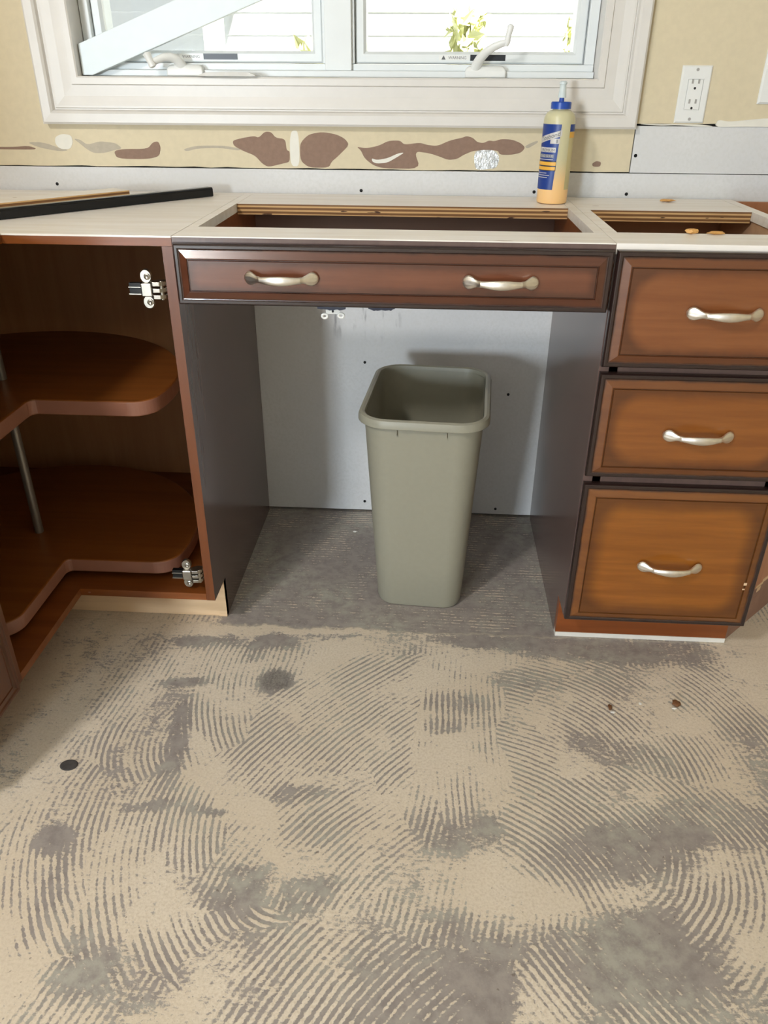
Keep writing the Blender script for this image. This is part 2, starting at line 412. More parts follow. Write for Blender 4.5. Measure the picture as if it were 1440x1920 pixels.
LOC = {}
def build(name, mb, mats, parent=None, at=None, bevel=0.0, smooth=False, local=False, seg=2):
    """turn collected geometry (world coordinates unless local) into ONE mesh object"""
    if not isinstance(mats, (list, tuple)): mats = [mats]
    bm = mb.bm
    bmesh.ops.recalc_face_normals(bm, faces=bm.faces)
    base = Vector(LOC.get(parent.name, (0, 0, 0))) if parent else Vector((0, 0, 0))
    if local: off = Vector(at or (0, 0, 0)); shift = Vector((0, 0, 0))
    else:
        w = Vector(at) if at is not None else base
        shift = -w; off = w-base
    for v in bm.verts: v.co += shift
    me = bpy.data.meshes.new(name); bm.to_mesh(me); bm.free()
    for m in mats: me.materials.append(M[m] if isinstance(m, str) else m)
    if smooth:
        for p in me.polygons: p.use_smooth = True
    o = bpy.data.objects.new(name, me); COL.objects.link(o)
    if parent: o.parent = parent
    o.location = off
    if not local: LOC[o.name] = tuple(base+off)
    if bevel:
        b = o.modifiers.new('bevel', 'BEVEL'); b.width = bevel; b.segments = seg; b.limit_method = 'ANGLE'; b.angle_limit = 0.6
        b.harden_normals = False
    if smooth:
        try:
            me.set_sharp_from_angle(angle=0.7)
        except Exception: pass
    return o
def tag(o, label=None, cat=None, group=None, kind=None):
    if label: o['label'] = label
    if cat: o['category'] = cat
    if group: o['group'] = group
    if kind: o['kind'] = kind
    return o
def thing(name, loc, label, cat, group=None, rz=0):
    o = bpy.data.objects.new(name, None); COL.objects.link(o); o.location = loc; o.rotation_euler = (0, 0, rz)
    o.empty_display_size = 0.05
    LOC[o.name] = tuple(loc); return tag(o, label, cat, group)
def struct(name, mb, mats, at=(0, 0, 0), **k):
    return tag(build(name, mb, mats, None, at, **k), kind='structure')
def bx(*b):
    m = MB()
    for q in b: m.box(*q)
    return m
def text_mb(txt, size, place, align='LEFT'):
    cu = bpy.data.curves.new('t', 'FONT'); cu.body = txt; cu.size = size; cu.align_x = align; cu.resolution_u = 2
    to = bpy.data.objects.new('t', cu); COL.objects.link(to)
    dg = bpy.context.evaluated_depsgraph_get(); dg.update()
    me = bpy.data.meshes.new_from_object(to.evaluated_get(dg))
    m = MB(); m.bm.from_mesh(me)
    bpy.data.objects.remove(to); bpy.data.curves.remove(cu); bpy.data.meshes.remove(me)
    for v in m.bm.verts: v.co = Vector(place(v.co.x, v.co.y))
    return m

# ------------------------------------------------------------------ the room
YB = 0.611                      # face of the back wall
XL, XR, ZC = -0.914, 3.2, 2.44
struct('floor', bx((-3.2, XR, -7.0, 0.80, -0.05, 0.0)), 'floor')
struct('ceiling', bx((-3.2, XR, -7.0, 0.80, ZC, ZC+0.05)), 'ceiling')
struct('wall_left', bx((XL-0.1, XL, -1.25, 0.80, 0, ZC)), 'wall')
struct('wall_right', bx((XR, XR+0.1, -7.0, 0.80, 0, ZC)), 'wall')

w = MB()
def ragged(x0, x1, z, amp, n):
    return [(x0+(x1-x0)*i/n, z+random.uniform(0, amp)) for i in range(n+1)]
low = ragged(XL, 0.908, 0.9305, 0.0024, 46)
low2 = ragged(0.9105, XR, 1.0315, 0.0028, 40)
w.prism([(XL, ZC)]+[p for p in low if p[0] < -0.379]+[(-0.379, 0.932), (-0.379, ZC)], 'y', YB, YB+0.0125)
w.prism([(-0.379, 1.108)]+[(-0.379, 0.932)]+[p for p in low if -0.379 < p[0] < 0.82]+[(0.82, 0.932), (0.82, 1.108)], 'y', YB, YB+0.0125)
w.prism([(0.82, ZC), (0.82, 0.932)]+[p for p in low if p[0] > 0.82]+[(0.908, 1.033), (0.908, ZC)], 'y', YB, YB+0.0125)
w.prism([(0.908, ZC)]+[(0.908, 1.033)]+low2[1:]+[(XR, ZC)], 'y', YB, YB+0.0125)
w.box(-0.379, 0.82, YB, YB+0.0125, 2.068, ZC)
w.mi = 1
w.box(XL, -0.380, YB+0.0135, YB+0.14, 0, ZC); w.box(0.821, XR, YB+0.0135, YB+0.14, 0, ZC)
w.box(-0.380, 0.821, YB+0.0135, YB+0.14, 0, 1.107); w.box(-0.380, 0.821, YB+0.0135, YB+0.14, 2.069, ZC)
wall = struct('wall_back', w, ['wall', 'cavity'], at=(0, YB, 0))
def screw(x, z, par, y=YB):
    m = MB(); m.loft([[(x+r*math.cos(2*PI*i/14), yy, z+r*math.sin(2*PI*i/14)) for i in range(14)] for r, yy in ((0.0038, y+0.001), (0.0038, y-0.0006), (0.0022, y-0.0008), (0.0012, y+0.0002))])
    return build('screw', m, 'darkscrew', par)
dp = build('drywall_panel', bx((XL+0.002, XR, YB+0.0004, YB+0.0125, 0.007, 0.9288)), 'drywall', wall)
for x, z in ((.286,.457),(.674,.377),(.283,.035),(.666,.024),(-.468,.890),(.280,.884),(.910,.884),(.693,.886)): screw(x, z, dp)
dq = build('drywall_patch', bx((0.9105, XR, YB+0.0002, YB+0.0125, 0.9305, 1.0285)), 'drywall', wall)
screw(.915+.003, .967, dq)
def patch(name, pts, mat, dy=0.0006):
    for _ in range(2):          # round the torn outline a little
        q = []
        for a, b in zip(pts, pts[1:]+pts[:1]):
            q += [(a[0]*.8+b[0]*.2, a[1]*.8+b[1]*.2), (a[0]*.2+b[0]*.8, a[1]*.2+b[1]*.8)]
        pts = q
    return build(name, MB().prism(pts, 'y', YB-dy, YB+0.003), mat, wall)
P1=[(-0.0238,0.9902),(0.003,0.9962),(0.0287,1.0002),(0.039,0.9965),(0.0547,1.0098),(0.0694,1.0091),(0.0791,0.9968),(0.1021,0.9944),(0.1037,0.9705),(0.1113,0.9687),(0.11,0.9456),(0.097,0.9424),(0.0579,0.9334),(0.0435,0.941),(0.0276,0.9583),(0.0006,0.9676),(-0.0219,0.9788)]
P2=[(0.1361,0.9822),(0.1442,0.9937),(0.1594,1.0051),(0.1888,1.0102),(0.2221,1.0056),(0.2428,0.9964),(0.253,0.9833),(0.2252,0.9583),(0.21,0.9467),(0.2033,0.9338),(0.1564,0.9333),(0.1357,0.9478)]
P3=[(0.2697,0.9797),(0.2927,0.9762),(0.322,0.9821),(0.3449,0.9929),(0.3719,0.9939),(0.3824,0.9846),(0.4176,0.9898),(0.4344,0.9851),(0.4593,0.9827),(0.4877,0.9949),(0.5163,1.0008),(0.5263,1.0046),(0.5409,1.001),(0.5517,0.9918),(0.5662,0.99),(0.5782,0.9957),(0.5906,0.994),(0.6066,0.999),(0.6312,0.9981),(0.6523,0.9908),(0.6634,0.9816),(0.6542,0.9703),(0.6299,0.9655),(0.6051,0.966),(0.6002,0.9754),(0.5466,0.9748),(0.5223,0.9652),(0.5062,0.9555),(0.4855,0.9534),(0.4643,0.9608),(0.4412,0.9674),(0.4056,0.9716),(0.4214,0.9335),(0.3348,0.9335),(0.3094,0.94),(0.2884,0.9552),(0.2801,0.9722)]
P4=[(-0.3141,0.9645),(-0.2916,0.9694),(-0.2309,0.9699),(-0.2159,0.9847),(-0.2027,0.9867),(-0.1981,0.9733),(-0.2051,0.954),(-0.2341,0.9478),(-0.3081,0.9479)]
P5=[(-0.64,0.972),(-0.5663,0.9706),(-0.5216,0.9741),(-0.5031,0.9685),(-0.5103,0.9657),(-0.64,0.966)]
for p in (P1, P2, P3, P4, P5): patch('torn_paper', p, 'torn')
patch('torn_paper', [(0.8208,0.9493),(0.8303,0.9551),(0.8417,0.9525),(0.8402,0.9426),(0.8238,0.9425)], 'torn')
S1=[(-0.407,0.9906),(-0.3922,0.9888),(-0.3769,0.9774),(-0.3452,0.9854),(-0.3238,0.9837),(-0.3068,0.9819),(-0.2914,0.9705),(-0.3137,0.9664),(-0.3365,0.9604),(-0.3628,0.9594),(-0.3787,0.9677),(-0.3976,0.983)]
S2=[(-0.5242,0.9818),(-0.4848,0.9822),(-0.4479,0.9709),(-0.4228,0.9654),(-0.4452,0.9624),(-0.4961,0.9705)]
S4=[(-0.1448,0.97),(-0.1138,0.978),(-0.0495,0.9793),(-0.0074,0.9733),(-0.0079,0.9683),(-0.0543,0.974),(-0.1101,0.9723),(-0.1367,0.9655)]
T2=[(0.6611,0.9846),(0.6885,0.9967),(0.693,0.9931),(0.6678,0.9787)]
for p in (S1, S2, S4, T2): patch('filler_smear', p, 'spackle', 0.0004)
patch('filler_smear', [(0.3053,0.9553),(0.3179,0.9516),(0.3431,0.9557),(0.3681,0.9666),(0.3827,0.9683),(0.3682,0.9598),(0.3432,0.9461),(0.3179,0.9439),(0.3073,0.9477)], 'whitepaper', 0.001)
patch('filler_smear', [(-0.4519,0.994),(-0.4331,1.001),(-0.412,0.9982),(-0.4098,0.9829),(-0.4202,0.9673),(-0.4441,0.9679),(-0.4542,0.9786)], 'whitepaper', 0.0008)
patch('filler_smear', [(0.112,0.936),(0.134,0.936),(0.134,1.012),(0.118,1.013),(0.112,0.99)], 'whitepaper', 0.0003)
patch('foil_patch', [(0.5487,0.9749),(0.594,0.9761),(0.6055,0.9603),(0.6011,0.9374),(0.5702,0.9335),(0.5513,0.9335),(0.5456,0.9578)], 'foil', 0.001)
patch('torn_paper', [(1.0878,1.0431),(1.1143,1.0387),(1.1527,1.0426),(1.1987,1.0469),(1.30,1.044),(1.30,1.0286),(1.1361,1.0292),(1.0853,1.0276)], 'whitepaper', 0.003)
patch('torn_paper', [(0.9098,1.033),(0.9578,1.0325),(1.0172,1.033),(1.057,1.0325),(1.0853,1.029),(1.05,1.0285),(1.0,1.031),(0.96,1.0295)], 'whitepaper', 0.0022)

# ------------------------------------------------------------------ window
win = bpy.data.objects.new('window_1', None); COL.objects.link(win); win.location = (0.22, YB, 1.12); LOC['window_1'] = (0.22, YB, 1.12)
tag(win, kind='structure')
IX0, IX1, IZ0, IZ1 = -0.366, 0.807, 1.121, 2.055
prof = [(0.0, 0.0002), (0.0, 0.015), (0.003, 0.018), (0.016, 0.018), (0.018, 0.0135), (0.040, 0.0125), (0.060, 0.0155), (0.064, 0.0155), (0.066, 0.012), (0.068, 0.012), (0.071, 0.020), (0.076, 0.024), (0.094, 0.025), (0.0985, 0.021), (0.0985, 0.0)]
m = MB(); rings = []
for u, d in prof:
    rings.append([(IX0-u, YB-d, IZ0-u), (IX1+u, YB-d, IZ0-u), (IX1+u, YB-d, IZ1+u), (IX0-u, YB-d, IZ1+u)])
m.loft(rings, False, False)
build('casing', m, 'trim', win)
m = MB(); t_ = 0.012
m.box(IX0-t_, IX0-0.0004, YB+0.0004, 0.745, IZ0-t_, IZ1+t_); m.box(IX1+0.0004, IX1+t_, YB+0.0004, 0.745, IZ0-t_, IZ1+t_)
m.box(IX0-0.0003, IX1+0.0003, YB+0.0004, 0.745, IZ0-t_, IZ0-0.0004); m.box(IX0-0.0003, IX1+0.0003, YB+0.0004, 0.745, IZ1+0.0004, IZ1+t_)
build('jamb', m, 'trim', win)
# fixed vinyl frame with stepped ledge, centre mullion
m = MB(); e = 0.0008
for z0, z1, y0 in ((IZ0+e, IZ0+0.014, 0.644), (IZ0+0.014, IZ0+0.028, 0.660)):
    m.box(IX0+e, IX1-e, y0, 0.742, z0, z1)
for x0, x1 in ((IX0+e, IX0+0.022), (IX1-0.022, IX1-e), (0.190, 0.263)):
    m.box(x0, x1, 0.660, 0.742, IZ0+0.0281, IZ1-0.028)
m.box(0.196, 0.257, 0.650, 0.6598, IZ0+0.0142, IZ1-0.028)
m.box(IX0+e, IX1-e, 0.660, 0.742, IZ1-0.0279, IZ1-e)
build('frame', m, 'vinyl', win, bevel=0.0015)
for sx0, sx1 in ((-0.3425, 0.1885), (0.2645, 0.7835)):
    g = 0.024; z0, z1 = IZ0+0.0295, IZ1-0.0295
    m = MB(); rr = []
    for u, y in ((0, 0.735), (0, 0.676), (0.003, 0.673), (g-0.006, 0.673), (g, 0.681), (g, 0.735)):
        rr.append([(sx0+u, y, z0+u), (sx1-u, y, z0+u), (sx1-u, y, z1-u), (sx0+u, y, z1-u)])
    m.loft(rr+[rr[0]], False, False)
    sash = build('sash', m, 'vinyl', win)
    build('glass_pane', bx((sx0+g-0.002, sx1-g+0.002, 0.690, 0.694, z0+g-0.002, z1-g+0.002)), 'glass', sash)
    # warning sticker on the sash
    bx0 = sx0+0.2515 if sx0 < 0 else sx0+0.263
    zt = z0+0.012
    stk = build('warning_sticker', bx((bx0-0.072, bx0-0.002, 0.6724, 0.6732, zt-0.0055, zt+0.0055)), 'plastic', sash)
    build('sticker_band', bx((bx0, bx0+0.080, 0.6722, 0.6732, zt-0.006, zt+0.006)), 'blacksticker', sash)
    build('sticker_print', text_mb('WARNING', 0.0085, lambda a, b: (bx0-0.050+a, 0.6722, zt-0.003+b)), 'greytext', stk)
    build('sticker_print', MB().prism([(bx0-0.066, zt-0.004), (bx0-0.056, zt-0.004), (bx0-0.061, zt+0.0045)], 'y', 0.6721, 0.6724), 'greytext', stk)
def crank(bx0, bx1, arm, arad, knob, krad, f=1.15):
    arad = [a*f for a in arad]; krad = [a*(f+0.15) for a in krad]
    m = MB()
    z0 = IZ0+0.001
    rr = []
    for u, z in ((0.0, z0), (0.0, z0+0.012), (0.003, z0+0.020), (0.010, z0+0.024)):
        rr.append([(bx0+u, 0.632+u*0.8, z), (bx1-u, 0.632+u*0.8, z), (bx1-u, 0.6735, z), (bx0+u, 0.6735, z)])
    m.loft(rr)
    c = build('crank_cover', m, 'plastic', win, bevel=0.003, smooth=True)
    build('crank_arm', MB().tube(arm, arad, 14, 0.75), 'plastic', c, smooth=True)
    build('crank_knob', MB().tube(knob, krad, 14), 'plastic', c, smooth=True)
crank(0.516, 0.608, [(0.540,0.644,1.136),(0.541,0.634,1.148),(0.548,0.622,1.160),(0.560,0.612,1.172),(0.576,0.606,1.1815),(0.592,0.602,1.1875),(0.604,0.600,1.190)], [0.0105,0.0100,0.0092,0.0084,0.0078,0.0070,0.006],
      [(0.601,0.601,1.183),(0.6035,0.600,1.190),(0.605,0.599,1.203),(0.608,0.598,1.214),(0.609,0.598,1.221),(0.6095,0.598,1.2235)], [0.0035,0.0052,0.0050,0.0054,0.0056,0.002])
crank(-0.170, -0.085, [(-0.137,0.648,1.134),(-0.138,0.640,1.146),(-0.143,0.630,1.156),(-0.155,0.622,1.160),(-0.168,0.616,1.159),(-0.181,0.611,1.154),(-0.193,0.606,1.149)], [0.0105,0.0100,0.0090,0.0080,0.0072,0.0066,0.006],
      [(-0.190,0.603,1.1385),(-0.191,0.603,1.141),(-0.1945,0.602,1.150),(-0.199,0.601,1.160),(-0.2015,0.601,1.166),(-0.202,0.601,1.1685)], [0.002,0.0058,0.0052,0.0056,0.0062,0.003], 1.35)

# white board leaning across the left pane
br = math.radians(19.8); L, Wd = 1.08, 0.066
o0 = Vector((-0.3405, 0.630, IZ0+0.002)); dx = Vector((math.cos(br), 0, math.sin(br))); up = Vector((-math.sin(br), 0, math.cos(br)))
m = MB(); pr = []
a0 = o0; a1 = o0+dx*L; b1 = a1+up*Wd
tcut = (IX0+0.0015-o0.x)/up.x
bl = o0+up*min(Wd, tcut)
b0 = Vector((IX0+0.0015, 0.63, (b1-dx*((b1.x-IX0-0.0015)/dx.x)).z))
m.prism([(a0.x, a0.z), (a1.x, a1.z), (b1.x, b1.z), (b0.x, b0.z), (b0.x, IZ0+0.002)], 'y', 0.620, 0.634)
M['board'] = plain('sky_tinted_white', (222, 231, 234), 0.4, var=0.02)  # blue of the sky light tinted into the board's white
tag(build('trim_board', m, 'board', None, tuple(o0), bevel=0.0012), 'long white painted board leaning diagonally across the left window pane', 'board')
# loose cover strip on the casing ledge
m = MB(); rr = []
N = 16
for i in range(N+1):
    s_ = i/N; x = -0.082+0.128*s_; wv = 0.0022*math.sin(s_*9)+0.001*math.sin(s_*23)
    k = min(1.0, 6*min(s_+0.03, 1.03-s_))
    rr.append([(x, 0.581+wv, 1.1235-0.0005), (x, 0.581+wv, 1.1235+0.0075*k), (x+0.006*s_, 0.618, 1.1235+0.0035*k), (x+0.006*s_, 0.618, 1.1235)])
m.loft(rr)
for v in m.bm.verts: v.co.z -= 0.0005
tag(build('cover_strip', m, 'strip', None, (-0.018, 0.606, 1.123), smooth=True), 'loose crumpled white plastic strip lying on the window ledge beside the left crank', 'plastic strip')

# ------------------------------------------------------------------ wall plates
def outlet():
    r = thing('wall_outlet', (1.0235, YB, 1.092), 'white double power outlet on the cream wall right of the window', 'outlet')
    x0, x1, z0, z1 = 0.9915, 1.0565, 1.0355, 1.1485
    m = MB(); rr = []
    for u, y in ((0, YB), (0, YB-0.003), (0.003, YB-0.0058), (0.0155, YB-0.0062), (0.0155, YB-0.004)):
        zz = 0.0 if u < 0.01 else 0.0105
        rr.append([(x0+u, y, z0+u+zz), (x1-u, y, z0+u+zz), (x1-u, y, z1-u-zz), (x0+u, y, z1-u-zz)])
    m.loft(rr, True, True); build('cover_plate', m, 'plastic', r)
    f = build('receptacle', bx((x0+0.0165, x1-0.0165, YB-0.0068, YB-0.003, z0+0.027, z1-0.027)), 'plastic', r, bevel=0.0008)
    for zc in (1.1115, 1.0725):
        for s in (-1, 1):
            build('slot', bx((1.024+s*0.0068-0.0021, 1.024+s*0.0068+0.0021, YB-0.0071, YB-0.0060, zc+0.002, zc+0.0105)), 'slotgrey', f)
        m = MB(); m.loft([[(1.024+0.0026*math.cos(2*PI*i/14), y, zc-0.007+0.0026*math.sin(2*PI*i/14)) for i in range(14)] for y in (YB-0.0071, YB-0.006)])
        build('ground_hole', m, 'slot', f)
    for zc in (1.1405, 1.0435):
        m = MB(); m.loft([[(1.024+0.0032*math.cos(2*PI*i/14), y, zc+0.0032*math.sin(2*PI*i/14)) for i in range(14)] for y in (YB-0.0068, YB-0.005)])
        build('plate_screw', m, 'slotgrey', r)
outlet()
r = thing('wall_plate', (1.206, YB, 1.13), 'white wall plate at the right edge, farther right than the outlet', 'wall plate')
m = MB(); rr = []
for u, y in ((0, YB), (0, YB-0.003), (0.004, YB-0.006)):
    rr.append([(1.1665+u, y, 1.0745+u), (1.285-u, y, 1.0745+u), (1.285-u, y, 1.187-u), (1.1665+u, y, 1.187-u)])
m.loft(rr); build('cover_plate', m, 'plastic', r)
for xc in (1.203, 1.249):
    build('rocker', bx((xc-0.0165, xc+0.0165, YB-0.0085, YB-0.004, 1.0975, 1.164)), 'plastic', r, bevel=0.001)

# ------------------------------------------------------------------ drawer fronts and handles
FP = [(0.0, 0.0), (0.00000, 0.00500), (0.00008, 0.00699), (0.00030, 0.00890), (0.00067, 0.01067), (0.00117, 0.01221), (0.00178, 0.01348), (0.00247, 0.01442), (0.00322, 0.01500), (0.00400, 0.01520), (0.0080, 0.0152), (0.0100, 0.0138), (0.0112, 0.0136), (0.0240, 0.0192), (0.0252, 0.0205), (0.0260, 0.0183), (0.0268, 0.0183), (0.0280, 0.0200)]
def front(name, x0, x1, z0, z1, mat, parent, y=-0.0005):
    cx, cz = (x0+x1)/2, (z0+z1)/2
    m = MB(); rr = []
    for u, d in FP: rr.append([(x0+u, y-d, z0+u), (x1-u, y-d, z0+u), (x1-u, y-d, z1-u), (x0+u, y-d, z1-u)])
    m.loft(rr)
    return build(name, m, mat, parent, (cx, y, cz))
HANDLE = None
def handle(x, z, parent, y=-0.0205):
    """bowed pull with a fluted fan at each end; centred at x, z on the front"""
    global HANDLE
    w_ = Vector((x, y, z)); off = w_-Vector(LOC[parent.name])
    if HANDLE is None:
        m = MB(); rr = []; n = 20
        # s: along x; half height; standoff; half depth
        st = [(-.0655,.0012,.0030,.0012),(-.0640,.0050,.0040,.0028),(-.0600,.0084,.0050,.0042),(-.0555,.0100,.0062,.0052),(-.0510,.0094,.0080,.0056),(-.0460,.0070,.0104,.0052),(-.0415,.0048,.0132,.0046),(-.0380,.0042,.0158,.0044),(-.0360,.0048,.0172,.0048),(-.0340,.0042,.0182,.0042),(-.028,.0046,.0206,.0036),(-.018,.0056,.0232,.0034),(-.008,.0062,.0246,.0034),(0,.0064,.0250,.0034)]
        st = st+[(-a, b, c, d) for a, b, c, d in st[-2::-1]]
        for xx, hh, so_, hd in st:
            hh *= 1.28; so_ *= 1.28; hd *= 1.15
            fan = max(0.0, min(1.0, (abs(xx)-0.042)/0.012))
            ring = []
            for k in range(n):
                a = 2*PI*k/n; ca, sa = math.cos(a), math.sin(a)
                fl = 1-0.16*fan*abs(math.sin(2.5*a*2))
                ring.append((xx, -so_-hd*sa*fl if sa > 0 else -max(so_+hd*sa, 0.0004) , hh*ca*(1-0.10*fan*abs(math.sin(5*a)))))
            rr.append(ring)
        m.loft(rr)
        HANDLE = build('handle', m, 'nickel', parent, tuple(off), smooth=True, local=True)
        sub = HANDLE.modifiers.new('subsurf', 'SUBSURF'); sub.levels = 1; sub.render_levels = 2
        h = HANDLE
    else:
        h = HANDLE.copy(); COL.objects.link(h); h.parent = parent; h.location = off
    return h

# ------------------------------------------------------------------ sink desk frame (knee space) in the middle
X0, X1, ZT = 0.0, 0.767, 0.876
desk = thing('desk_apron_unit', ((X0+X1)/2, 0.3, 0.756), 'open-topped apron unit with long brown front over the knee space', 'cabinet')
g = 0.0008
m = MB(); m.prism([(X0+g, 0.0), (X1-g, 0.0), (X1-g, 0.104), (X0+g, 0.104)], 'z', 0.858, ZT)
build('front_rail', m, 'ply', desk, bevel=0.0008)
build('rail_edge', bx((X0+g, X1-g, -0.0012, -0.0001, 0.845, ZT-0.002)), 'darkpanel', desk)
build('back_rail', bx((X0+0.0205, X1-0.0205, 0.4195, 0.605, 0.8535, ZT-0.0003)), ['ply'], desk)
build('back_rail_edge', bx((X0+0.0205, X1-0.0205, 0.4185, 0.4194, 0.8535, ZT-0.0006)), 'plyedge', desk)
for x0, x1 in ((X0+g, X0+0.020), (X1-0.020, X1-g)):
    build('side_rail', bx((x0, x1, 0.1045, 0.605, 0.858, ZT)), 'ply', desk)
    build('side_panel', bx((x0, x1, 0.0005, 0.605, 0.762, 0.8578)), 'orange_x', desk)
build('back_panel', bx((X0+0.0205, X1-0.0205, 0.595, 0.605, 0.762, 0.853)), 'innerbrown', desk)
build('cross_brace', bx((X0+0.0205, X1-0.0205, 0.160, 0.178, 0.765, 0.845)), 'innerbrown', desk)
M['front_desk'] = m_glaze('glazed_long_front', (0.759)/2, 0.1065/2, (100, 58, 38), (114, 68, 46), 0.0)
fd = front('front_panel', 0.004, 0.7635, 0.7605, 0.8665, 'front_desk', desk, y=-0.0014)
for x in (0.195, 0.574): handle(x, 0.813, fd, y=-0.0214)
# clip and glue scraps left under the apron
m = MB()
m.box(0.266, 0.292, 0.010, 0.0125, 0.743, 0.7618)
for cx_, cz_ in ((0.264, 0.739), (0.294, 0.7405)):
    ring = []
    for i in range(15):
        a = 2*PI*i/14; ring.append((cx_+0.005*math.cos(a), 0.010, cz_+0.004*math.sin(a)))
    m.tube(ring, 0.0022, 8)
clip = build('bracket', m, 'plastic', desk)
clip['label'] = 'small white three-holed clip under the apron'
m = MB(); m.loft([[(0.279+0.0022*math.cos(2*PI*i/12), y, 0.748+0.0024*math.sin(2*PI*i/12)) for i in range(12)] for y in (0.0094, 0.0101)])
build('hole', m, 'slot', clip)

for x0, x1, zz in ((0.252, 0.303, 0.7515), (0.344, 0.392, 0.7525)):
    n = 14; up_ = [(x0+(x1-x0)*i/n, 0.7612) for i in range(n+1)]
    dn_ = [(x0+(x1-x0)*i/n, zz+random.uniform(-0.0008, 0.0016)+0.003*(abs(2*i/n-1))**3) for i in range(n+1)]
    m = MB(); m.prism(up_+dn_[::-1], 'y', 0.002, 0.009); build('glue_residue', m, 'navy', desk)

# ------------------------------------------------------------------ drawer cabinet on the right
DX0, DX1 = 0.7672, 1.1525
dc = thing('drawer_cabinet', ((DX0+DX1)/2, 0.3, 0), 'orange-brown base cabinet with three drawers right of the knee space', 'cabinet')
def side(x0, x1, outer, name='side_panel', par=None, top=0.858, inner='inside_pale', edge='orange'):
    """end panel with a toe notch; material 0 inside, 1 outer face at x given by outer (-1/1), 2 front edge"""
    m = MB(); pts = [(0.0, 0.100), (0.076, 0.100), (0.076, 0.0), (0.605, 0.0), (0.605, top), (0.0, top)]
    m.prism(pts, 'x', x0, x1)
    bmesh.ops.recalc_face_normals(m.bm, faces=m.bm.faces)
    for f in m.bm.faces:
        c = f.calc_center_median(); n_ = f.normal
        if abs(n_.x) > 0.9: f.material_index = 1 if n_.x*outer > 0 else 0
        elif n_.y < -0.9: f.material_index = 2
    return build(name, m, [inner, 'darkpanel', edge], par)
side(DX0, DX0+0.018, -1, par=dc, top=0.8575, edge='darkpanel'); side(DX1-0.018, DX1, 1, par=dc, top=0.8575, edge='darkpanel')
build('front_rail', bx((DX0, DX1, 0.0, 0.112, 0.858, ZT)), 'ply', dc, bevel=0.0008)
for x0, x1 in ((DX0, DX0+0.0225), (DX1-0.0225, DX1)):
    build('side_rail', bx((x0, x1, 0.1125, 0.605, 0.858, ZT)), 'ply', dc)
build('back_rail', bx((DX0+0.023, DX1-0.023, 0.40, 0.605, 0.8535, ZT-0.0003)), 'ply', dc)
build('back_rail_edge', bx((DX0+0.023, DX1-0.023, 0.399, 0.3999, 0.8535, ZT-0.0006)), 'plyedge', dc)
bp_ = build('back_panel', bx((DX0+0.0185, DX1-0.0185, 0.592, 0.600, 0.11, 0.853)), 'inside_pale', dc)
for x, z in ((0.888, 0.836), (0.915, 0.834), (0.922, 0.836)):
    m = MB(); m.loft([[(x+0.004*math.cos(2*PI*i/12), y, z+0.0025*math.sin(2*PI*i/12)) for i in range(12)] for y in (0.5914, 0.5925)])
    build('hole', m, 'spot', bp_)
build('bottom_panel', bx((DX0+0.0185, DX1-0.0185, 0.001, 0.591, 0.100, 0.116)), 'inside_pale', dc)
for z in (0.655, 0.434):
    build('cross_rail', bx((DX0+0.0185, DX1-0.0185, 0.0005, 0.06, z-0.008, z+0.008)), 'darkpanel', dc)
for x0, x1 in ((DX0+0.0186, DX0+0.034), (DX1-0.034, DX1-0.0186)):
    build('stile', bx((x0, x1, 0.0005, 0.02, 0.1165, 0.8575)), 'darkpanel', dc)
build('toe_kick', bx((DX0+0.0003, DX1-0.003, 0.055, 0.0755, 0.012, 0.0995)), 'kickbrown', dc)
ks = build('kick_strip', bx((DX0+0.0003, DX1-0.003, 0.0535, 0.0755, 0.0005, 0.0118)), 'chip', dc)
ks['label'] = 'raw white bottom edge of the brown toe kick'
for z0, z1, c0, c1, spread in ((0.6625, 0.8665, (120, 70, 38), (134, 82, 46), 0.0), (0.442, 0.6515, (124, 71, 29), (140, 84, 36), 0.006), (0.097, 0.4265, (130, 75, 24), (148, 89, 31), 0.020)):
    M['f'] = m_glaze('glazed_drawer_front', (1.150-0.7685)/2, (z1-z0)/2, c0, c1, spread)
    dr = bpy.data.objects.new('drawer', None); COL.objects.link(dr); dr.parent = dc
    w_ = Vector((0.96, 0.0, z0)); dr.location = w_-Vector(LOC[dc.name]); LOC[dr.name] = tuple(w_)
    f = front('drawer_front', 0.7685, 1.150, z0, z1, 'f', dr)
    zc = {0.6625: 0.767, 0.442: 0.5395, 0.097: 0.2495}[z0]
    h = handle(0.9615, zc, dr)
    if z0 < 0.6:
        bt = MB(); b0, b1 = DX0+0.034+0.004, DX1-0.038
        bt.box(b0, b0+0.012, 0.0006, 0.50, z0+0.03, z1-0.05); bt.box(b1-0.012, b1, 0.0006, 0.50, z0+0.03, z1-0.05)
        bt.box(b0+0.012, b1-0.012, 0.488, 0.50, z0+0.03, z1-0.05); bt.box(b0+0.012, b1-0.012, 0.0006, 0.488, z0+0.03, z0+0.036)
        build('drawer_box', bt, 'inside_pale', dr)
    if z0 < 0.1:
        build('scuff_mark', bx((1.121, 1.127, -0.0209, -0.0202, 0.2075, 0.2135), (1.1205, 1.1255, -0.0209, -0.0202, 0.196, 0.199)), 'rawkick', f)

